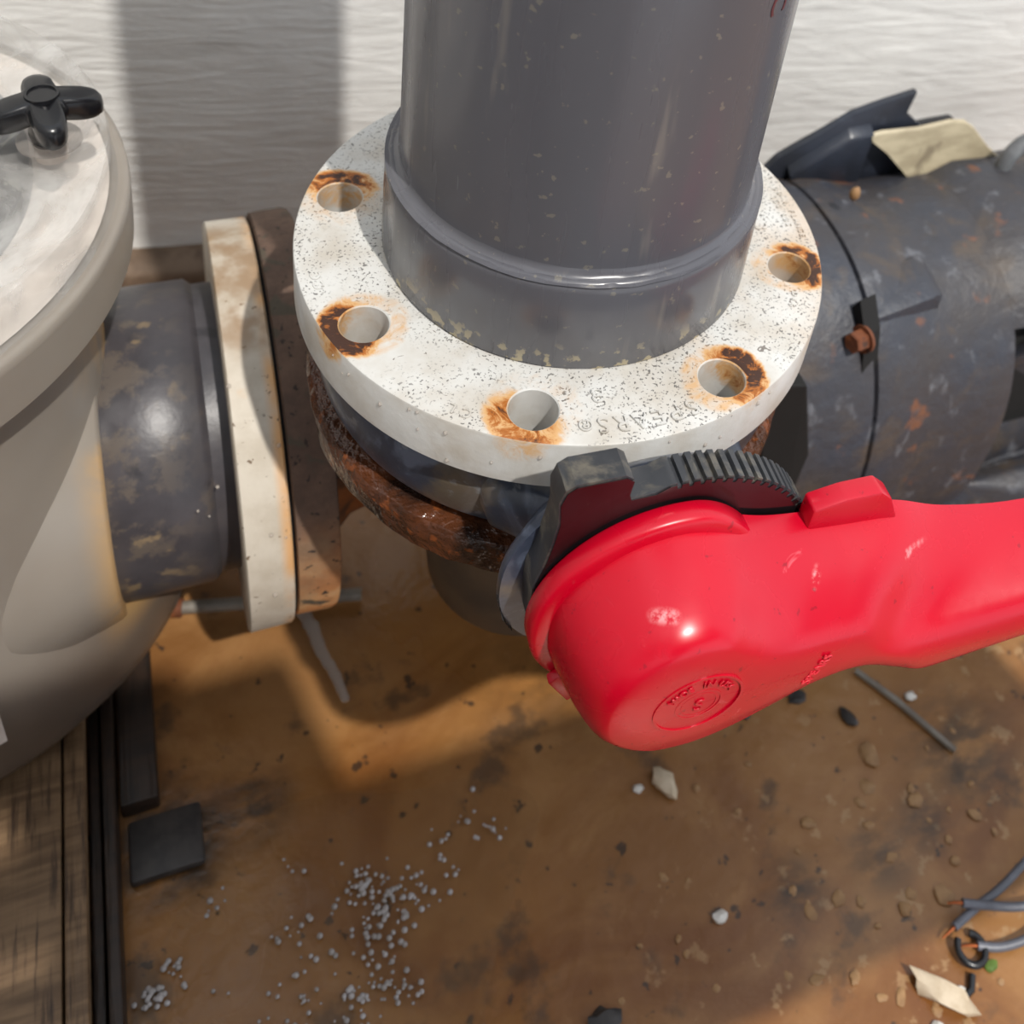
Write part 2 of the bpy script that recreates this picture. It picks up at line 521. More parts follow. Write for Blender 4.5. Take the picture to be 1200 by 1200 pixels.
def box(bm, x0, x1, y0, y1, z0, z1, bev=.002, seg=2):
    b = bmesh.new()
    bmesh.ops.create_cube(b, size=1)
    for v in b.verts:
        v.co = Vector(((x0+x1)/2 + v.co.x*(x1-x0), (y0+y1)/2 + v.co.y*(y1-y0), (z0+z1)/2 + v.co.z*(z1-z0)))
    if bev:
        bmesh.ops.bevel(b, geom=b.edges[:], offset=bev, segments=seg, affect='EDGES', profile=.5)
    merge(bm, b)


def merge(bm, b, mtx=None):
    if mtx:
        bmesh.ops.transform(b, matrix=mtx, verts=b.verts)
    me = bpy.data.meshes.new('tmp')
    b.to_mesh(me)
    b.free()
    bm.from_mesh(me)
    bpy.data.meshes.remove(me)


def prism(bm, pts, off, bev=0):
    """closed outline pts (3-D, roughly planar) extruded by the vector off"""
    b = bmesh.new()
    pts = [Vector(p) for p in pts]
    loft(b, [pts, [p + Vector(off) for p in pts]])
    bmesh.ops.recalc_face_normals(b, faces=b.faces)
    if bev:
        bmesh.ops.bevel(b, geom=b.edges[:], offset=bev, segments=2, affect='EDGES', profile=.5)
    merge(bm, b)


def hexbolt(bm, c, ax, r, h, shank=0):
    fr = frame(c, ax)
    lathe(bm, fr, [(0, r*1.45), (h*.18, r*1.45), (h*.18, r*1.0)], 24)
    cc, x, y, a = fr
    def hx(t, s):
        return [cc + a*t + (x*math.cos(k*PI/3) + y*math.sin(k*PI/3))*r*s for k in range(6)]
    loft(bm, [hx(h*.18, 1.1), hx(h*.9, 1.1), hx(h, .95)])


def roundbm(r, loc, sq=(1, 1, 1), sub=2, jag=.0, seed=0):
    b = bmesh.new()
    bmesh.ops.create_icosphere(b, subdivisions=sub, radius=r)
    for v in b.verts:
        k = 1 + jag*mnoise.noise(v.co*(1.3/r) + Vector((seed*3.1, seed, 0)))
        v.co = Vector((v.co.x*sq[0]*k, v.co.y*sq[1]*k, v.co.z*sq[2]*k)) + Vector(loc)
    return b


def text_bm(txt, size, ext=.0004):
    cu = bpy.data.curves.new('t', 'FONT')
    cu.body = txt
    cu.size = size
    cu.extrude = ext
    cu.align_x = 'CENTER'
    cu.resolution_u = 3
    o = bpy.data.objects.new('t', cu)
    COL.objects.link(o)
    dg = bpy.context.evaluated_depsgraph_get()
    me = bpy.data.meshes.new_from_object(o.evaluated_get(dg))
    b = bmesh.new()
    b.from_mesh(me)
    bpy.data.objects.remove(o)
    bpy.data.curves.remove(cu)
    bpy.data.meshes.remove(me)
    return b


def text_frame(bm, txt, size, c, x, y, ext=.0004, wide=1.0):
    """text with reading direction x and letter-top direction y, centred on c"""
    x = Vector(x).normalized()
    y = Vector(y).normalized()
    z = x.cross(y)
    b = text_bm(txt, size, ext)
    for v in b.verts:
        v.co = Vector(c) + x*v.co.x*wide + y*v.co.y + z*v.co.z
    merge(bm, b)


# ================================================================== SETTING
def plane_grid(x0, x1, y0, y1, nx, ny, f):
    bm = bmesh.new()
    g = [[bm.verts.new(f(x0 + (x1-x0)*i/nx, y0 + (y1-y0)*j/ny)) for j in range(ny+1)] for i in range(nx+1)]
    for i in range(nx):
        for j in range(ny):
            bm.faces.new((g[i][j], g[i+1][j], g[i+1][j+1], g[i][j+1]))
    return bm


FZ = -0.6
bm = plane_grid(-1.4, 2.2, -1.4, .80, 180, 110,
                lambda x, y: Vector((x, y, FZ + .0028*mnoise.noise(Vector((x*9, y*9, 1))) + .0014*mnoise.noise(Vector((x*34, y*34, 2))))))
obj('floor', bm, 'floor', loc=(0, 0, FZ), kind='structure', recalc=False)
bm = plane_grid(-1.4, 2.2, -.6, 1.2, 180, 90,
                lambda x, z: Vector((x, .622 + .003*mnoise.noise(Vector((x*4, 7, z*8))) + .0006*mnoise.noise(Vector((x*16, 3, z*36))), z)))
o = obj('wall_back', bm, 'wall', loc=(-.22, .622, FZ), kind='structure', recalc=False)
o.rotation_euler.z = R_(-6.2)
bm = bmesh.new()
prof = spline([(.632, -.60), (.585, -.60), (.583, -.57), (.590, -.540), (.612, -.529), (.632, -.527)], 5)
xs = [-1.4 + 3.6*i/120 for i in range(121)]
rings = [[Vector((x, p.x + .003*mnoise.noise(Vector((x*14, k*.4, 1))), p.y + .003*mnoise.noise(Vector((x*14, k*.4, 5))))) for k, p in enumerate(prof)] for x in xs]
loft(bm, rings, True, True, closed=True)
o = obj('baseboard_back', bm, 'beam', loc=(-.22, .622, FZ), kind='structure')
o.rotation_euler.z = R_(-6.2)

bm = bmesh.new()
box(bm, -.96, -.90, -1.3, .72, FZ, 2.0, .003)
obj('added_wall_left', bm, 'wall', loc=(-.93, 0, FZ), kind='structure')  # unseen side wall, added to cut sky light from the left

# ================================================================== DISCHARGE PIPE (white flange ring, grey hub, riser)
disc = thing('discharge_pipe', 'upright grey plastic pipe with a white bolted flange on top of the black valve', 'pipe', (0, 0, -.037))
bm = bmesh.new()
NO = 192
outer = [(.1715, t) for t in range(NO)]


def ringv(bm, r, z, n=NO, c=(0, 0)):
    return [bm.verts.new((c[0] + r*math.cos(2*PI*i/n), c[1] + r*math.sin(2*PI*i/n), z)) for i in range(n)]


def bridge(bm, a, b):
    n = len(a)
    for i in range(n):
        bm.faces.new((a[i], a[(i+1) % n], b[(i+1) % n], b[i]))


def loop_edges(bm, a):
    return [bm.edges.get((a[i], a[(i+1) % len(a)])) or bm.edges.new((a[i], a[(i+1) % len(a)])) for i in range(len(a))]


def holed_ring(bm, R, ri, zt, zb, hr, hole_c, cham=.0016):
    to = ringv(bm, R - cham, zt)
    t1 = ringv(bm, R - cham*.3, zt - cham*.35)
    t2 = ringv(bm, R, zt - cham)
    bo = ringv(bm, R, zb + cham*.6)
    b2 = ringv(bm, R - cham*.6, zb)
    bridge(bm, to, t1); bridge(bm, t1, t2); bridge(bm, t2, bo); bridge(bm, bo, b2)
    ti = ringv(bm, ri, zt)
    bi = ringv(bm, ri, zb)
    bridge(bm, ti, bi)
    et = loop_edges(bm, to) + loop_edges(bm, ti)
    eb = loop_edges(bm, b2) + loop_edges(bm, bi)
    for c in hole_c:
        h0 = ringv(bm, hr + .0007, zt, 40, c)
        h1 = ringv(bm, hr, zt - .0008, 40, c)
        h2 = ringv(bm, hr, zb, 40, c)
        bridge(bm, h0, h1); bridge(bm, h1, h2)
        et += loop_edges(bm, h0)
        eb += loop_edges(bm, h2)
    bmesh.ops.triangle_fill(bm, edges=et, use_beauty=True, use_dissolve=False)
    bmesh.ops.triangle_fill(bm, edges=eb, use_beauty=True, use_dissolve=False)


holed_ring(bm, .1715, .1172, 0, -.037, .0142, HOLES)
ring = obj('flange_ring', bm, 'flange', disc, smooth=35, label='white flange ring with bolt holes ringed by orange rust')
bm = bmesh.new()


def arc_text(bm, txt, r, a0, size, step, inward=False, z=0.0004, ext=.0008, wide=1.0):
    """letters laid along an arc on the flange; letter tops point outwards unless inward"""
    for i, ch in enumerate(txt):
        if ch == ' ':
            continue
        a = a0 - step*i if not inward else a0 + step*i
        rad = Vector((math.cos(a), math.sin(a), 0))
        tan = Vector((-math.sin(a), math.cos(a), 0))
        if inward:
            text_frame(bm, ch, size, rad*r + Vector((0, 0, z)), tan, -rad, ext, wide)
        else:
            text_frame(bm, ch, size, rad*r + Vector((0, 0, z)), -tan, rad, ext, wide)


arc_text(bm, 'SPEARS', .1535, R_(-81.5), .0150, R_(3.9), z=.0007, ext=.0010)
arc_text(bm, '®', .1545, R_(-104.6), .0105, .01, z=.0006, ext=.0009)
arc_text(bm, '8', .1325, R_(-101), .0145, .01, wide=1.15, z=.0007, ext=.0010)
arc_text(bm, '3', .130, R_(-10), .0145, .01, z=.0007, ext=.0010)
arc_text(bm, '80 I FLANGE', .161, R_(4), .0062, R_(1.75))
arc_text(bm, '150 LBS', .154, R_(1), .0062, R_(1.75))
arc_text(bm, 'CC', .158, R_(-175), .009, R_(3))
arc_text(bm, 'D16', .152, R_(-35), .006, R_(2))
arc_text(bm, 'CL', .160, R_(-128), .009, R_(3))
obj('raised_lettering', bm, 'flange', disc, smooth=0, label='raised white maker lettering and size figures', kind='stuff')
bm = bmesh.new()
hr = .1183
lathe(bm, frame((0, 0, 0), (0, 0, 1)), [(-.036, .1165), (.0004, .1172), (.002, hr), (.060, hr - .0005), (.0645, hr - .0015), (.0665, hr - .0035), (.0672, hr - .006), (.0668, hr - .0075), (.062, .1112), (.058, .1093), (.058, .1)], 160)
obj('pipe_hub', bm, 'pvc', disc, label='grey plastic socket hub with cement squeezed at its rim')
bm = bmesh.new()
lathe(bm, frame((0, 0, 0), (0, 0, 1)), [(.03, .1094), (.0745, .1094), (1.9, .1094), (1.9, .1), (.03, .1)], 160, False, False)
obj('pipe', bm, 'pvc', disc)
# solvent cement fillet
bm = bmesh.new()
n = 160
rings = []
for k in range(6):
    t = k/5*PI/2
    rings.append([Vector(((.1094 + .0085*(1-math.sin(t)))*math.cos(2*PI*i/n), (.1094 + .0085*(1-math.sin(t)))*math.sin(2*PI*i/n), .0655 + .0065*(1-math.cos(t)) + .0009*mnoise.noise(Vector((math.cos(2*PI*i/n)*9, math.sin(2*PI*i/n)*9, k))))) for i in range(n)])
loft(bm, rings, False, False)
obj('cement_bead', bm, 'pvc', disc, label='uneven glossy bead of grey pipe cement')
# dark red print on the pipe
bm = bmesh.new()
b = text_bm('KC', .021, .0002)
for v in b.verts:
    s, t = v.co.x, v.co.y
    a = R_(-58.5) + (t - .007)/.1094
    rr = .1096 + v.co.z
    v.co = Vector((rr*math.cos(a), rr*math.sin(a), .236 - s))
merge(bm, b)
obj('printed_letters', bm, 'redink', disc, smooth=0, label='dark red letters printed down the pipe', kind='stuff')
# water drops on the flange edge
bm = bmesh.new()
rr = random.Random(3)
for k in range(26):
    a = R_(rr.uniform(200, 300))
    z = rr.uniform(-.033, -.003)
    s = rr.uniform(.0006, .0015)
    merge(bm, roundbm(s, (.1717*math.cos(a), .1717*math.sin(a), z), (1, 1, 1.3), 1))
obj('water_drops', bm, 'water', disc, kind='stuff')

# ================================================================== BUTTERFLY VALVE
valve = thing('butterfly_valve', 'black butterfly valve with toothed plate and big red lever between the flanges', 'valve', (0, 0, -.103))
bm = bmesh.new()
lathe(bm, frame((0, 0, 0), (0, 0, 1)), [(-.100, .120), (-.100, .150), (-.097, .1555), (-.090, .158), (-.072, .1595), (-.060, .1585), (-.052, .1555), (-.046, .1525), (-.044, .13), (-.0375, .128), (-.0375, .118)], 160)
obj('valve_body', bm, 'valve', valve)
SA = R_(-93)
D = Vector((math.cos(SA), math.sin(SA), 0))
E_ = Vector((-D.y, D.x, 0))
Z = Vector((0, 0, 1))
VC = Vector((0, 0, -.07))


def V(e, w_, z):
    return VC + E_*e + D*w_ + Z*z


def sup(a, b, n, k=72, ce=0, cz=0, tilt=0):
    out = []
    for i in range(k):
        t = 2*PI*i/k
        c, s = math.cos(t), math.sin(t)
        out.append((ce + a*math.copysign(abs(c)**(2/n), c), cz + b*math.copysign(abs(s)**(2/n), s)))
    return out


bm = bmesh.new()
layers = [(.135, .082, .026, 3, 0, .0), (.150, .080, .027, 3, 0, .0), (.158, .070, .031, 2.6, 0, 0), (.166, .060, .040, 2.4, 0, 0), (.174, .063, .055, 2.3, 0, .0), (.182, .074, .070, 2.2, 0, -.001), (.190, .083, .080, 2.1, 0, -.002), (.1935, .0845, .082, 2.1, 0, -.002), (.197, .0835, .081, 2.1, 0, -.002)]
loft(bm, [[V(e, w_, z) for e, z in sup(a, b, n, 72, ce, cz)] for (w_, a, b, n, ce, cz) in layers])
obj('valve_neck', bm, 'valve', valve, smooth=50, label='blue-black scuffed neck flaring to the mounting pad')
# toothed plate
out = []
NT = 22
a_hi, a_lo = R_(97), R_(2)
for k in range(NT):
    a0 = a_hi + (a_lo - a_hi)*k/NT
    a1 = a_hi + (a_lo - a_hi)*(k + .52)/NT
    a2 = a_hi + (a_lo - a_hi)*(k + .62)/NT
    a3 = a_hi + (a_lo - a_hi)*(k + .92)/NT
    for a, r in ((a0, .0892), (a1, .0892), (a2, .0862), (a3, .0862)):
        cx = .006
        out.append((cx + (r)*math.cos(a), r*math.sin(a) - .001))
out += [(.092, -.012), (.088, -.035), (.070, -.058), (.045, -.074), (.0, -.074), (-.035, -.066), (-.058, -.045), (-.069, -.020), (-.0715, .005), (-.0715, .024), (-.0675, .040), (-.0645, .058), (-.063, .074), (-.0645, .090), (-.062, .099), (-.057, .1025), (-.031, .1025), (-.0265, .0985), (-.0275, .088), (-.026, .083), (-.012, .0835)]
out2 = list(reversed(out))
bm = bmesh.new()
loft(bm, [[V(e, .196, z) for e, z in out2], [V(e, .2135, z) for e, z in out2]])
obj('toothed_plate', bm, 'teeth', valve, smooth=30, label='black notched throttle plate')
bm = bmesh.new()
loft(bm, [[V(e*.985, .2137, z*.985) for e, z in out2], [V(e*.985, .2142, z*.985) for e, z in out2]])
obj('plate_face', bm, 'plate', valve, smooth=0, label='shiny face of the notched plate')
# marker word on the pad edge
bm = bmesh.new()
b = text_bm('copell', .015, .0002)
for v in b.verts:
    a = R_(197) + v.co.x/.084
    rr_ = .0842 + v.co.z
    v.co = V(rr_*math.cos(a), .1995 - v.co.y*.9, rr_*math.sin(a) - .002)
merge(bm, b)
obj('marker_writing', bm, 'ink', valve, smooth=0, label='black handwritten word on the mounting pad', kind='stuff')

# ---- red lever: outlines in the (e, z) plane stacked along the shaft
C0 = [(-.0655, 0), (-.062, .024), (-.0495, .044), (-.027, .0605), (0, .066), (.022, .061), (.040, .0525), (.058, .046), (.080, .042), (.105, .039), (.142, .034), (.184, .016), (.246, .003), (.340, .003),
      (.350, -.012), (.350, -.045), (.340, -.058), (.246, -.064), (.205, -.067), (.175, -.070), (.153, -.070), (.134, -.057), (.112, -.045), (.085, -.047), (.058, -.055), (.030, -.0625), (0, -.066), (-.027, -.0605), (-.0495, -.044), (-.062, -.024)]
C1 = [(-.0560, 0), (-.053, .020), (-.0425, .037), (-.023, .0515), (-.004, .0545), (.014, .049), (.028, .038), (.042, .028), (.060, .020), (.082, .0165), (.108, .0115), (.136, -.012), (.182, -.0135), (.338, -.004),
      (.346, -.014), (.346, -.040), (.338, -.052), (.240, -.058), (.205, -.061), (.177, -.064), (.155, -.064), (.134, -.052), (.110, -.0405), (.083, -.042), (.056, -.049), (.028, -.055), (0, -.057), (-.023, -.0525), (-.0425, -.037), (-.053, -.020)]


def outline(t, inset=0.0):
    pts = [(a[0] + (b[0]-a[0])*t, a[1] + (b[1]-a[1])*t) for a, b in zip(C0, C1)]
    sm = spline([(p[0], p[1], 0) for p in pts], 6, True)
    q = [(p.x, p.y) for p in sm]
    if inset:
        n = len(q)
        r = []
        for i in range(n):
            x0, y0 = q[(i-2) % n]
            x1, y1 = q[(i+2) % n]
            dx, dy = x1-x0, y1-y0
            L = math.hypot(dx, dy) or 1
            # outline runs clockwise: inward normal is to its right
            r.append((q[i][0] + dy/L*inset, q[i][1] - dx/L*inset))
        q = r
    return q


def sst(t):
    return t*t*(3-2*t)


bm = bmesh.new()
rings = []
lay = [(.2165, 0, .0), (.226, .05, 0), (.236, .2, 0), (.246, .42, 0), (.254, .62, 0), (.261, .82, .0004), (.266, .92, .0016), (.2702, .98, .0038), (.2730, 1, .0066), (.2746, 1, .0098)]
for (w_, t, ins) in lay:
    q = outline(t, ins)
    # hub nose bulges further than the arm
    rings.append([V(e, w_ + (.2165 < w_)*(.0075*sst(max(0, min(1, (.10 - e)/.10)))*((w_-.2165)/.058)), z) for e, z in q])
loft(bm, rings, False, False)
# cap the front with shrinking copies of the last outline toward its own spine
q = outline(1, .0098)
last = rings[-1]
n = len(q)
prev = [bm.verts.new(p) for p in last]


def spine(e):
    pts = [(-.06, .0), (.02, 0), (.07, -.012), (.11, -.0165), (.15, -.037), (.2, -.036), (.34, -.028)]
    for (a, b), (c, d) in zip(pts, pts[1:]):
        if e <= c:
            return b + (d-b)*(e-a)/(c-a)
    return pts[-1][1]


for k, (sh, dw) in enumerate(((.35, .0012), (.7, .0018), (.97, .002))):
    cur = []
    for i in range(n):
        e, z = q[i]
        ee = max(.0, min(.325, e))
        if e < 0:
            ee = 0
        zz = spine(ee)
        e2 = e + (ee - e)*sh
        z2 = z + (zz - z)*sh
        bul = .0075*sst(max(0, min(1, (.10 - e2)/.10)))
        cur.append(bm.verts.new(V(e2, .2746 + dw + bul, z2)))
    for i in range(n):
        j = (i+1) % n
        bm.faces.new((prev[i], prev[j], cur[j], cur[i]))
    prev = cur
for i in range(n//2 - 0):
    pass
bm.faces.new(list(prev))
# back closure
bk = [bm.verts.new(p) for p in rings[0]]
bm.faces.new(list(reversed(bk)))
lever = obj('lever', bm, 'red', valve, smooth=55, label='long glossy red plastic lever')
# skirt ring with its ridge
bm = bmesh.new()
rings = []
for k in range(65):
    a = R_(228) - R_(186)*k/64
    tp = min(1, (64-k)/14)
    ro = .0655 + .009*sst(tp)
    loc = []
    for (w_, r) in ((.2155, .058), (.2155, ro-.001), (.2165, ro), (.2255, ro), (.2275, ro-.0012), (.2285, ro-.0035), (.2292, .0625), (.2292, .058)):
        loc.append(V(r*math.cos(a), w_, r*math.sin(a)))
    rings.append(loc)
loft(bm, rings)
b2 = bmesh.new()
obj('skirt_ring', bm, 'red', lever, smooth=45)
bm = bmesh.new()
a = R_(222)
prism(bm, [V(.070*math.cos(a)-.004, .2285, .070*math.sin(a)+.010), V(.078*math.cos(a)-.004, .2285, .078*math.sin(a)+.010), V(.076*math.cos(a)+.008, .2285, .076*math.sin(a)-.016), V(.066*math.cos(a)+.008, .2285, .066*math.sin(a)-.016)], D*.006, .0012)
obj('stop_tab', bm, 'red', lever)
bm = bmesh.new()
prism(bm, [V(.0795, .214, .030), V(.080, .214, .0565), V(.100, .214, .0605), V(.122, .214, .0605), V(.131, .214, .052), V(.142, .214, .028)], D*.013, .0018)
obj('latch_housing', bm, 'red', lever, label='raised red block over the latch')
# emblem
bm = bmesh.new()
fw = .2746 + .002 + .0075
for (r0, r1, t0) in ((.0235, .0250, .0006), (.0120, .0130, .0006), (.0095, .0102, .0006)):
    rg = []
    for k in range(49):
        a = 2*PI*k/48
        rg.append([V(r*math.cos(a) + .001, fw - .0012 + t, r*math.sin(a) - .002) for r, t in ((r0, -.001), (r0, t0+.0006), (r1, t0+.0006), (r1, -.001))])
    loft(bm, rg, False, False)
for i, ch in enumerate('MADE IN USA'):
    # letters around the emblem
    if ch == ' ':
        continue
    a = R_(148 - i*11.5)
    text_frame(bm, ch, .0068, V(.0165*math.cos(a)+.001, fw + .0001, .0165*math.sin(a)-.002), -E_*-math.sin(a) - Z*math.cos(a), E_*math.cos(a) + Z*math.sin(a), .0005)
text_frame(bm, 'S', .014, V(.001, fw + .0004, -.0065), E_, Z, .0005)
obj('round_emblem', bm, 'red', lever, smooth=0, label='round maker emblem moulded in rings', kind='stuff')
bm = bmesh.new()
text_frame(bm, 'SPEARS', .0085, V(.078, .2779, -.014), (E_*.35 + Z*.93), (-E_*.93 + Z*.35), .0005)
text_frame(bm, 'SPEARS', .0085, V(.262, .2768, -.032), E_, Z, .0005)
obj('raised_lettering', bm, 'redtext', lever, smooth=0, label='small raised letters on the lever face', kind='stuff')

# ================================================================== PUMP
PY, PZ = .18, -.330
pump = thing('pool_pump', 'big dark rusty cast pump with its motor bracket behind the white flange', 'pump', (.1, PY, FZ))
fx = lambda x0: frame((x0, PY, PZ), (1, 0, 0))
bm = bmesh.new()
lathe(bm, fx(0), [(-.1745, .09), (-.1745, .1680), (-.1735, .1700), (-.1475, .1712), (-.143, .1700), (-.1420, .1680), (-.142, .09)], 128)
sf = obj('suction_flange', bm, 'srust', pump, label='rust-caked iron suction flange streaked orange')
bm = bmesh.new()
lathe(bm, fx(0), [(-.145, .118), (-.132, .112), (-.120, .101), (-.10, .097), (-.05, .098), (-.0, .103), (.05, .11)], 64)
obj('inlet_neck', bm, 'inlet', pump, label='orange-brown rusted inlet neck')
bm = bmesh.new()
lathe(bm, fx(0), [(.0, .09), (.004, .12), (.014, .160), (.03, .182), (.055, .197), (.10, .208), (.16, .212), (.20, .205)], 128)
# discharge neck dropping from the valve into the casing
rg = []
for (z, r, cy, cx) in ((-.132, .098, 0, 0), (-.15, .086, 0, 0), (-.18, .078, 0, 0), (-.24, .078, 0, 0), (-.32, .080, .004, 0.002), (-.37, .078, .012, .006), (-.40, .066, .026, .01), (-.415, .045, .04, .014)):
    rg.append([Vector((cx + r*math.cos(2*PI*i/64), cy + r*math.sin(2*PI*i/64)*1.0, z)) for i in range(64)])
loft(bm, rg)
obj('volute_casing', bm, 'volute', pump, smooth=60)
bm = bmesh.new()
lathe(bm, frame((0, 0, 0), (0, 0, 1)), [(-.139, .075), (-.139, .159), (-.136, .1625), (-.113, .1645), (-.109, .162), (-.108, .153), (-.108, .08)], 128)
for v in bm.verts:
    k = 1 + .012*mnoise.noise(v.co*60)
    v.co.x *= k
    v.co.y *= k
    v.co.z += .0012*mnoise.noise(v.co*90)
obj('discharge_flange', bm, 'wetrust', pump, label='wet flaking brown iron flange under the black valve')
# casing behind the flange: big front cover, seal groove, bracket
bm = bmesh.new()
CY, CZ, CA, CB, CN = .13, -.36, .160, .205, 2.3


def sect(x, k, a0=0, a1=360, n=128, closed=True):
    out = []
    for i in range(n):
        t = R_(a0 + (a1-a0)*i/(n if closed else n-1))
        c, s_ = math.cos(t), math.sin(t)
        out.append(Vector((x, CY + k*CA*math.copysign(abs(c)**(2/CN), c), CZ + k*CB*math.copysign(abs(s_)**(2/CN), s_))))
    return out


loft(bm, [sect(x, k) for x, k in ((.12, .5), (.135, .72), (.16, .87), (.20, .94), (.25, .98), (.300, 1.0), (.3085, .998), (.3095, .97), (.3135, .97))])
obj('volute_cover', bm, 'cast', pump, label='blue-grey painted rear cover of the casing')
bm = bmesh.new()
loft(bm, [sect(x, k) for x, k in ((.311, .96), (.314, .995), (.322, 1.0), (.345, .985), (.365, .955), (.385, .935), (.41, .93), (.452, .935), (.470, .94), (.476, .915), (.477, .6))])
obj('bracket', bm, 'cast', pump, label='scuffed grey cast bracket with rust-stained seam')
bm = bmesh.new()
loft(bm, [sect(x, k) for x, k in ((.32, .3), (.47, .60), (.60, .60), (.66, .3))])
obj('seal_housing', bm, 'dark', pump)
for (a0, a1) in ((62, 138), (-20, 40), (214, 262), (290, 330)):
    bm = bmesh.new()
    up = .08 if a0 == 62 else 0
    loft(bm, [sect(x, k + up*(x > .49), a0, a1, 24, False) + list(reversed(sect(x, k - .14, a0, a1, 24, False))) for x, k in ((.470, .938), (.50, .91), (.56, .90), (.66, .90))])
    obj('strut', bm, 'cast', pump, smooth=50)
bm = bmesh.new()
prism(bm, [(.492, .052, -.335), (.545, .018, -.262), (.66, .0, -.25), (.66, .02, -.40), (.50, .05, -.395)], (.006, .012, .004), .002)
obj('guard_plate', bm, 'cast', pump, smooth=30)
bm = bmesh.new()
loft(bm, [sect(x, k) for x, k in ((.65, .5), (.65, .98), (.67, 1.02), (.95, 1.02), (.97, .8), (.97, .4))])
obj('motor_housing', bm, 'cast', pump)
bm = bmesh.new()
prism(bm, [(.312, .026, -.186), (.385, .032, -.180), (.398, .038, -.188), (.398, .042, -.206), (.385, .036, -.220), (.312, .026, -.226)], (0, .05, .01), .008)
obj('bolt_boss', bm, 'cast', pump)
bm = bmesh.new()
prism(bm, [(.296, .034, -.165), (.296, .014, -.188), (.296, .002, -.222), (.296, .02, -.24), (.296, .05, -.20)], (.018, .004, 0), 0)
obj('bolt_recess', bm, 'dark', pump, label='black notch around the rusty bolt', smooth=0)
bm = bmesh.new()
hexbolt(bm, (.298, .016, -.194), (-1, -.25, .1), .0088, .016)
obj('bolt', bm, 'rust', pump, smooth=30, label='rusty hex bolt head')
bm = bmesh.new()
prism(bm, [(.178, -.029, -.170), (.212, -.032, -.176), (.238, -.032, -.270), (.234, -.032, -.345), (.196, -.029, -.340), (.190, -.029, -.26)], (0, .03, 0), .002)
obj('vent_slot', bm, 'dark', pump, smooth=0, label='black slot opening in the cover')
# base casting / foot
bm = bmesh.new()
prism(bm, [(.37, .01, -.60), (.37, .01, -.47), (.385, .02, -.425), (.44, .045, -.405), (.52, .055, -.400), (.95, .055, -.400), (.95, .055, -.60)], (0, .26, 0), .006)
prism(bm, [(.40, .02, -.60), (.40, .015, -.44), (.47, -.01, -.425), (.60, -.05, -.440), (.62, -.07, -.60)], (.34, .0, 0), .006)
obj('pump_foot', bm, 'cast', pump, label='stained cast foot with a worn edge')
bm = bmesh.new()
tube(bm, [(.386, .0, -.455), (.44, .022, -.418), (.51, .052, -.398), (.56, .050, -.399), (.64, .046, -.399), (.75, .046, -.399)], [.006, .007, .007, .007, .007, .007], 10)
obj('foot_ridge', bm, 'beam', pump, label='dusty tan ridge on the foot')
# black hood, gusset, tan plate, eye
bm = bmesh.new()
hood = [(.286, .21, -.166), (.300, .21, -.148), (.318, .21, -.137), (.345, .21, -.122), (.374, .21, -.104), (.408, .21, -.094), (.442, .21, -.086), (.438, .21, -.112), (.461, .21, -.131), (.461, .21, -.20), (.30, .21, -.20)]
prism(bm, hood, (0, .008, 0), .002)
obj('hood', bm, 'hoodm', pump, smooth=30, label='black sheet hood with a torn pointed corner')
bm = bmesh.new()
prism(bm, [(.312, .212, -.158), (.372, .212, -.120), (.398, .212, -.118), (.395, .212, -.190), (.33, .212, -.190)], (0, -.012, -.008), .002)
obj('hood_gusset', bm, 'hoodm', pump, smooth=30)
bm = bmesh.new()
prism(bm, [(.397, .215, -.137), (.503, .215, -.130), (.56, .215, -.180), (.56, .215, -.20), (.40, .215, -.20)], (0, .010, 0), .003)
obj('terminal_box', bm, 'black', pump, smooth=30)
bm = bmesh.new()
prism(bm, spline([(.395, .200, -.128), (.45, .2, -.127), (.505, .2, -.125), (.545, .195, -.160), (.572, .19, -.182), (.565, .19, -.188), (.51, .19, -.184), (.455, .19, -.182), (.440, .192, -.172), (.418, .196, -.150)], 3, True), (-.001, .003, .0025), 0)
obj('data_plate', bm, 'plaque', pump, smooth=30, label='dirty cream blank plate')
bm = bmesh.new()
ec = Vector((.580, .165, -.168))
pts = [ec + Vector((math.cos(t)*.038, math.sin(t)*.004, math.sin(t)*.038)) for t in [R_(-60) + R_(300)*k/30 for k in range(31)]]
tube(bm, pts, .0085, 16)
obj('lifting_eye', bm, 'steel', pump, label='grey lifting eye with rusty root')
bm = bmesh.new()
lathe(bm, frame((.582, .150, -.222), (0, 0, 1)), [(-.04, .034), (.0, .030), (.008, .026), (.012, .016), (.016, .010)], 40)
obj('eye_boss', bm, 'rust', pump)
bm = bmesh.new()
merge(bm, roundbm(.008, (.332, .125, -.127), (.7, .5, 1), 2, .2))
obj('paint_chip', bm, 'peb', pump, label='bare orange-tan chip in the paint')

# ================================================================== SUCTION PIPE
suc = thing('suction_pipe', 'short dark stained pipe with white flange joining the tank to the rusty flange', 'pipe', (-.25, PY, PZ - .172))
SZ = -.336
SY = .18
fs = frame((0, SY, SZ), (1, 0, 0))
for v_ in (0,):
    bm = bmesh.new()
    lathe(bm, fs, [(-.2110, .10), (-.2110, .1700), (-.2098, .1715), (-.1785, .1715), (-.1770, .1700), (-.1770, .10)], 160)
    o = obj('flange_ring', bm, 'swhite', suc, label='cream-white flange edged with orange rust')
    o.data.transform(Matrix.Translation((-(-.19) - .25, 0, -.172 + .006)))
    o.location = ((-.19) + .25, 0, .172 - .006)
bm = bmesh.new()
lathe(bm, fs, [(-.30, .10), (-.30, .1245), (-.298, .126), (-.232, .1255), (-.229, .123), (-.226, .120), (-.2105, .120), (-.2105, .10)], 128)
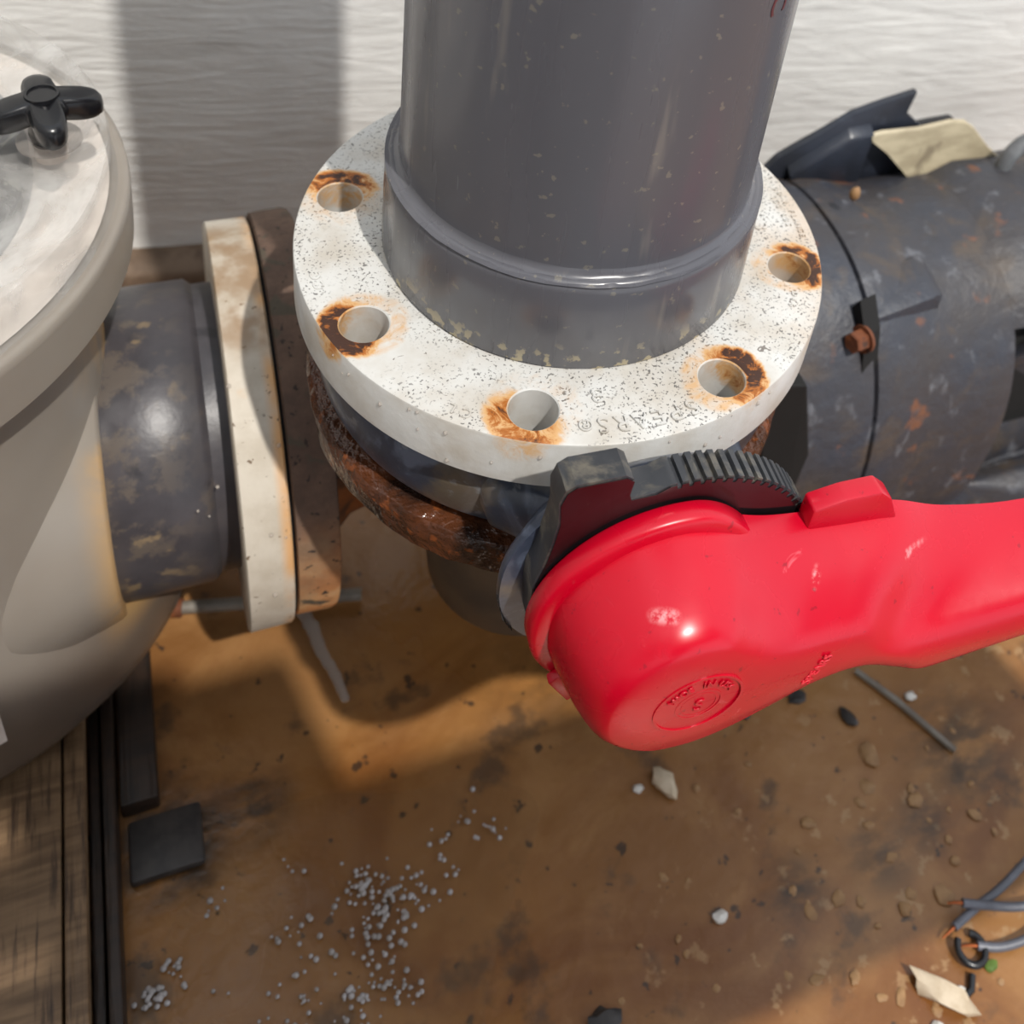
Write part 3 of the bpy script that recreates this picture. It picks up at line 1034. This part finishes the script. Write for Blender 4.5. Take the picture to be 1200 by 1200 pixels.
obj('pipe_hub', bm, 'dpipe', suc)
bm = bmesh.new()
lathe(bm, fs, [(-.1770, .10), (-.1770, .165), (-.1745, .165), (-.1745, .10)], 128)
obj('gasket', bm, 'dark', suc, label='thin black gasket')
bm = bmesh.new()
rr = random.Random(5)
for k in range(9):
    a = R_(rr.uniform(120, 185))
    x = rr.uniform(-.24, -.175)
    r = .172 if x > -.211 else .133
    merge(bm, roundbm(rr.uniform(.001, .0022), (x, SY + r*math.cos(a), SZ + r*math.sin(a)), (1, 1, 1), 1))
obj('water_drops', bm, 'water', suc, kind='stuff')

# ================================================================== STRAINER TANK
TX, TY = -.488, .18
tank = thing('strainer_tank', 'translucent plastic strainer tank with clear lid at the left edge', 'tank', (TX, TY, -.548))
bm = bmesh.new()
rg = []
N = 128
for (z, r, dx, dy) in ((-.5475, .12, .02, .03), (-.547, .155, .02, .03), (-.541, .180, .022, .032), (-.527, .202, .026, .040), (-.505, .218, .030, .048), (-.475, .225, .030, .048), (-.44, .223, .024, .038), (-.40, .214, .014, .022), (-.35, .202, .005, .008), (-.28, .196, 0, 0), (-.20, .197, 0, 0), (-.12, .199, 0, 0), (-.104, .2, 0, 0), (-.098, .224, 0, 0), (-.096, .2275, 0, 0), (-.058, .2290, 0, 0), (-.052, .2285, 0, 0), (-.050, .2265, 0, 0), (-.0495, .2235, 0, 0), (-.052, .215, 0, 0), (-.052, .19, 0, 0), (-.15, .17, 0, 0)):
    rg.append([Vector((TX + dx + r*math.cos(2*PI*i/N), TY + dy + r*math.sin(2*PI*i/N), z)) for i in range(N)])
loft(bm, rg)
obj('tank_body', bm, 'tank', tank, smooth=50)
bm = bmesh.new()
rg = []
for (x, r) in ((-.42, .165), (-.37, .160), (-.335, .150), (-.315, .142), (-.302, .1375), (-.299, .135), (-.299, .10)):
    rg.append([Vector((x, TY + r*math.cos(2*PI*i/96), SZ + r*math.sin(2*PI*i/96))) for i in range(96)])
loft(bm, rg)
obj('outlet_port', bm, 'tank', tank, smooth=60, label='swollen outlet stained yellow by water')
fl = frame((TX, TY, 0), (0, 0, 1))
bm = bmesh.new()
lathe(bm, fl, [(-.050, .2215), (-.046, .2205), (-.030, .2195), (-.0185, .2195), (-.0155, .2180), (-.0145, .2155), (-.0145, .0)], 160, False, False)
obj('lid', bm, 'lid', tank, label='frosted clear lid with scale marks')
bm = bmesh.new()
lathe(bm, fl, [(-.050, .0), (-.050, .216)], 96, False, False)
obj('tank_rim', bm, 'sleeve', tank, label='pale rim seen through the lid')
bm = bmesh.new()
lathe(bm, fl, [(-.049, .147), (-.032, .147), (-.030, .150), (-.030, .166), (-.032, .169), (-.049, .169)], 96, False, False)
obj('lid_gasket', bm, 'gasket', tank, label='dark ring gasket under the lid')
# star knob on a sleeve and clear washer
KX, KY = -.303, .158
fk = frame((KX, KY, 0), (0, 0, 1))
bm = bmesh.new()
lathe(bm, fk, [(-.0145, .010), (-.002, .010)], 32)
obj('knob_sleeve', bm, 'sleeve', tank, label='milky sleeve under the knob')
bm = bmesh.new()
lathe(bm, fk, [(-.0025, .0185), (-.0018, .0195), (.0, .0195), (.0006, .0185)], 48)
obj('knob_washer', bm, 'disc', tank, label='clear round washer')
bm = bmesh.new()
lathe(bm, fk, [(.0006, .0105), (.006, .0115), (.018, .0105), (.024, .0105)], 40)


def star(rm, ro, k0, n=120, rot=.3, lobes=4, pw=1.05):
    out = []
    for i in range(n):
        t = 2*PI*i/n
        c = (.5 + .5*math.cos(lobes*(t - rot)))**pw
        out.append((rm + (ro - rm)*c, t))
    return out


rg = []
for (z, s, m0) in ((.0175, .92, .0145), (.0195, .985, .0165), (.025, 1.0, .0175), (.0305, .985, .0175), (.0335, .93, .0165), (.0350, .80, .0145)):
    rg.append([Vector((KX + r*s*math.cos(t), KY + r*s*math.sin(t), z - .004*max(0, (r-.014)/.02))) for r, t in star(m0 - .002, .0345, 0, rot=R_(10))])
loft(bm, rg)
lathe(bm, frame((KX, KY, .0355), (0, 0, 1)), [(-.002, .0105), (.0012, .0102), (.0012, .0085), (-.0002, .008)], 40)
obj('star_knob', bm, 'black', tank, smooth=50, label='black four-armed star knob')
# sticker wrapped on the tank
bm = bmesh.new()
rg = []
for k in range(9):
    a = R_(-100 + 33*k/8)
    rg.append([Vector((TX + .018 + .2225*math.cos(a), TY + .027 + .2225*math.sin(a), z)) for z in (-.43, -.345 - .0006*k)])
loft(bm, rg, False, False, closed=False)
obj('sticker', bm, 'paper', tank, label='plain white sticker', recalc=False)

# ================================================================== PALLET under the tank
pal = thing('wooden_pallet', 'weathered wooden pallet boards under the strainer tank', 'pallet', (-.5, .1, FZ))


def plank(x0, x1, y0, y1, z0, z1, m_='wood', name='plank', label=None):
    bm = bmesh.new()
    box(bm, x0, x1, y0, y1, z0, z1, .002)
    o = obj(name, bm, m_, pal, label=label)
    return o


plank(-.3605, -.345, -.34, .42, -.568, -.549)
plank(-.520, -.3622, -.34, .42, -.568, -.5485)
plank(-.690, -.522, -.34, .42, -.568, -.549)
plank(-.334, -.3245, -.19, .42, -.600, -.566, 'darkwood', 'rail', 'wet dark rail edge')
plank(-.3445, -.336, -.34, .42, -.600, -.572, 'darkwood', 'rail')
plank(-.690, -.36, -.30, -.24, -.600, -.5685, 'darkwood', 'rail')
plank(-.690, -.36, .0, .08, -.600, -.5685, 'darkwood', 'rail')
plank(-.322, -.293, .002, .42, -.600, -.578, 'darkwood', 'offcut', 'short dark board with a pale edge')
# dark rubber strip beside it
bm = bmesh.new()
rg = []
box(bm, -.318, -.262, -.055, -.006, -.600, -.590, .003)
obj('rubber_pad', bm, 'debris', loc=(-.29, -.03, FZ), label='black wet rubber pad on the floor beside the pallet', cat='pad')

# ================================================================== small things on the floor
bm = bmesh.new()
tube(bm, [(-.262, .176, -.588), (-.22, .167, -.588), (-.10, .142, -.588)], .006, 12)
o = thing('conduit', 'thin pale pipe with a rusty end under the suction flange', 'pipe', (-.2, .16, FZ))
obj('tube', bm, 'rod', o)
bm = bmesh.new()
tube(bm, [(-.275, .179, -.588), (-.262, .176, -.588)], [.008, .009], 12)
obj('rusty_end', bm, 'rust', o, label='rusty orange end')

bm = bmesh.new()
tube(bm, [(.353, -.078, FZ+.004), (.378, -.118, FZ+.004), (.408, -.180, FZ+.005)], [.003, .0034, .003], 8)
obj('rod', bm, 'rod', loc=(.38, -.12, FZ), label='thin grey rod lying on the floor below the red lever', cat='rod')


def pebble(x, y, r, m_, name, label, cat, group=None, sq=(1, .8, .5), jag=.5, seed=0, rot=0):
    b = roundbm(r, (0, 0, 0), sq, 2, jag, seed)
    bmesh.ops.rotate(b, verts=b.verts, matrix=Matrix.Rotation(rot, 3, 'Z'))
    bmesh.ops.translate(b, verts=b.verts, vec=(x, y, FZ + r*sq[2]*.7))
    bm = bmesh.new()
    merge(bm, b)
    return obj(name, bm, m_, loc=(x, y, FZ), label=label, cat=cat, group=group, smooth=30)


pebble(.124, -.117, .016, 'chalk', 'stone_chip', 'pale pointed stone chip lying alone below the red lever hub', 'stone', sq=(.55, 1, .5), jag=.35, seed=2, rot=.3)
pebble(.100, -.113, .005, 'white', 'stone_chip', 'tiny grey-white chip left of the pale pointed stone', 'stone', seed=4)
pebble(.283, -.345, .024, 'chalk', 'stone_chip', 'long pale tan stone at bottom right below the black ring', 'stone', sq=(.42, 1.15, .35), jag=.6, seed=9, rot=.75)
pebble(.268, -.365, .007, 'white', 'stone_chip', 'small white stone at the foot of the long tan one', 'stone', sq=(.7, 1, .6), seed=3, rot=.5)
pebble(.300, -.350, .006, 'white', 'stone_chip', 'small round white stone right of the long tan one', 'stone', seed=6)
pebble(.130, -.232, .0065, 'white', 'stone_chip', 'small white shell-like chip on the brown floor', 'stone', seed=8)
pebble(.395, -.118, .006, 'white', 'stone_chip', 'white pebble to the right of the grey rod', 'stone', seed=12)
pebble(.325, -.155, .011, 'peb', 'pebble', 'largest flat tan pebble below the grey rod', 'pebble', sq=(.8, 1, .3), seed=13)
pebble(.282, -.084, .010, 'debris', 'scrap', 'dark scrap just under the red lever', 'scrap', sq=(1, .6, .4), seed=14)
pebble(.322, -.117, .010, 'debris', 'scrap', 'dark folded scrap left of the grey rod', 'scrap', sq=(.6, 1.1, .5), seed=15, rot=.3)
pebble(.225, -.083, .005, 'debris', 'scrap', 'small black crumb under the red lever', 'scrap', seed=16)
pebble(.012, -.268, .014, 'debris', 'scrap', 'dark grey lump at the bottom edge of the picture', 'scrap', sq=(1, .7, .4), seed=17)
pebble(.337, -.343, .006, 'leaf', 'moss_tuft', 'tiny green moss tuft near the cable ends', 'moss', sq=(1.2, .7, .4), seed=19)
rr = random.Random(11)
P0 = [(.288, -.280, .009), (.30, -.272, .007), (.235, -.253, .010), (.255, -.262, .007), (.327, -.283, .010), (.30, -.24, .007), (.345, -.205, .009), (.35, -.195, .006), (.292, -.19, .007), (.31, -.18, .009), (.29, -.21, .006), (.24, -.19, .008), (.205, -.255, .008), (.19, -.30, .008), (.165, -.29, .006), (.08, -.315, .012), (.065, -.32, .009), (.355, -.262, .006), (.25, -.335, .008), (.235, -.33, .006), (.22, -.31, .007), (.395, -.235, .008), (.20, -.35, .007), (.335, -.31, .007)]
for k in range(46):
    x = rr.uniform(.02, .42)
    y = rr.uniform(-.38, -.12)
    if x - y < .28:
        continue
    P0.append((x, y, rr.uniform(.0025, .0055)))
for i, (x, y, r) in enumerate(P0):
    x += (.002*math.sin(i*3.3))
    r *= .78
    pebble(x, y, r, 'peb', 'pebble', 'small tan pebble stuck on the brown floor at the lower right', 'pebble', 'tan pebbles scattered at the lower right', sq=(rr.uniform(.8, 1.2), rr.uniform(.6, 1), rr.uniform(.15, .32)), seed=i+20, rot=rr.uniform(0, 3))

# cables with copper ends and the black ring
cabs = [([(.333, -.297, .012), (.355, -.306, .010), (.385, -.317, .010), (.43, -.325, .012), (.52, -.33, .012)], 'uppermost-lying grey cable, its end farthest left', 1),
        ([(.318, -.309, .006), (.345, -.303, .006), (.375, -.298, .010), (.41, -.288, .010), (.50, -.262, .01)], 'grey cable passing beneath the other two and rising to the right', 1),
        ([(.332, -.327, .006), (.352, -.335, .006), (.38, -.338, .008), (.42, -.335, .012), (.50, -.335, .012)], 'lowest grey cable curving beside the black ring', 0)]
for pts, lab, up in cabs:
    t = thing('cable', lab, 'cable', (pts[0][0], pts[0][1], FZ), 'grey cables at the right edge')
    bm = bmesh.new()
    sp_ = spline([(x, y, FZ + z + (.004 if up else 0)) for x, y, z in pts], 6)
    tube(bm, sp_, .0038, 10)
    obj('sheath', bm, 'cable', t)
    bm = bmesh.new()
    d0 = (sp_[0] - sp_[2]).normalized()
    tube(bm, [sp_[0], sp_[0] + d0*.007 + Vector((0, 0, -.001)), sp_[0] + d0*.013 + Vector((0, 0, -.004))], [.0015, .0013, .0008], 6)
    obj('copper_end', bm, 'copper', t, label='bare copper end')
bm = bmesh.new()
tube(bm, [(.325 + .0125*math.cos(t), -.327 + .0125*math.sin(t), FZ + .005 + .004*k/24) for k, t in [(k, R_(60) + R_(-290)*k/24) for k in range(25)]] + [(.312, -.345, FZ+.006)][:0], .0032, 10)
obj('rubber_ring', bm, 'black', loc=(.325, -.327, FZ), label='open black rubber ring under the cable ends', cat='ring')
bm = bmesh.new()
tube(bm, [(.316, -.343, FZ+.004), (.309, -.352, FZ+.004), (.300, -.354, FZ+.004)][::1], .0032, 10)
obj('rubber_scrap', bm, 'black', loc=(.31, -.35, FZ), label='short black scrap touching the open rubber ring', cat='scrap')

# shallow water sheet and foam bubbles
bm = bmesh.new()
pd = spline([(-.31, -.12, 0), (-.24, -.045, 0), (-.17, -.03, 0), (-.10, -.05, 0), (-.03, -.06, 0), (.01, -.10, 0), (-.03, -.16, 0), (-.07, -.22, 0), (-.10, -.30, 0), (-.2, -.34, 0), (-.3, -.3, 0), (-.32, -.2, 0)], 6, True)
cen = Vector((-.15, -.17, 0))
prev = None
rg = []
for k in range(1, 15):
    s = k/14
    rg.append([cen + (p - cen)*s + Vector((0, 0, FZ + .0042 - .0016*s**6 + .0010*mnoise.noise(Vector(((cen + (p-cen)*s)[:2] + (0,)))*70))) for p in pd])
loft(bm, rg, True, False)
obj('puddle', bm, 'puddle', loc=(-.15, -.17, FZ), label='shallow water film on the brown floor at lower left', cat='puddle', kind='stuff')
bm = bmesh.new()
rr = random.Random(21)
CL = [(-.119, -.135, .020, 70), (-.149, -.111, .014, 40), (-.135, -.125, .022, 50), (-.145, -.155, .022, 45), (-.05, -.095, .016, 16), (-.03, -.105, .012, 12), (-.085, -.100, .014, 12), (-.076, -.118, .010, 10), (-.155, -.198, .024, 60), (-.305, -.137, .010, 50), (-.292, -.128, .013, 20), (-.197, -.135, .022, 28), (-.125, -.200, .012, 20), (-.135, -.180, .012, 18), (-.195, -.085, .016, 8), (-.23, -.17, .03, 22), (-.20, -.20, .03, 30), (-.08, -.135, .02, 8), (-.25, -.085, .02, 7), (-.26, -.09, .008, 4), (-.19, -.17, .03, 20)]
for (x, y, s, n_) in CL:
    for k in range(int(n_*.62)):
        r = rr.uniform(.0009, .0026)
        px, py = rr.gauss(x, s*.55), rr.gauss(y, s*.5)
        merge_b = roundbm(r, (px, py, FZ + .0045), (1, 1, .8), 2)
        merge(bm, merge_b)
obj('foam_bubbles', bm, 'foam', smooth=180, loc=(-.15, -.17, FZ), label='scattered white bubbles floating on the puddle', cat='bubbles', kind='stuff')
# trickle of water running from beneath the rusty flange
bm = bmesh.new()
tr = spline([(-.158, .150, 0), (-.150, .125, 0), (-.146, .10, 0), (-.138, .075, 0), (-.134, .055, 0), (-.132, .045, 0)], 8)
rg = []
for k, p in enumerate(tr):
    wd = .007*(1 - .5*k/len(tr))*(1 + .5*mnoise.noise(Vector((k*.5, 1, 1))))
    rg.append([Vector((p.x + wd*math.cos(t), p.y + .0005*math.sin(t), FZ + .0036 + .0022*math.sin(t) + .0008*mnoise.noise(Vector((k*.9, t, 3))))) for t in [2*PI*i/12 for i in range(12)]])
loft(bm, rg)
obj('water_trickle', bm, 'water', loc=(-.145, .1, FZ), label='thin glinting trickle of water on the floor below the rusty flange', cat='water', kind='stuff')

# unseen slatted screen added for its shade behind the camera; its slats stripe the pallet and floor with shade
GY = -.75
shade_screen = thing('added_shade_screen', 'unseen slatted wooden screen added behind the camera to cast shade', 'screen', (-.2, GY, FZ))


def gbox(name, *a):
    bm = bmesh.new()
    box(bm, *a, .003)
    return obj(name, bm, 'wood', shade_screen)


TZ = math.tan(el)/.97


def sz(y, z):            # height on the screen of the sun ray that reaches depth y, height z
    return z + (y - GY)*TZ


gbox('board', -1.2, -.10, GY-.02, GY, sz(0, -.50), sz(0, -.36))  # boards sized to the shade wanted on tank and floor
gbox('board', -.20, .043, GY-.045, GY-.022, .05, sz(.13, -.60))
gbox('board', -.05, .66, GY-.02, GY, sz(-.30, -.60) + .02, sz(-.30, -.60) + .455)
gbox('board', -1.2, -.10, GY-.02, GY, -.58, -.02)  # low board added to block ambient light from the front
gbox('post', -.09, -.05, GY-.05, GY-.02, -.60, sz(0, -.36))
gbox('post', .64, .68, GY-.05, GY-.02, -.60, sz(-.3, -.6) + .475)
gbox('post', -1.2, -1.16, GY-.05, GY-.02, -.60, sz(0, -.36))
zz = sz(-.025, -.55)
for hgt, gap in ((.065, .018), (.014, .04), (.022, .022), (.016, .034), (.034, .022), (.055, .03), (.035, .03), (.035, .03), (.035, .03)):
    gbox('slat', -1.2, -.05, GY-.015, GY, zz - hgt, zz)
    zz -= hgt + gap
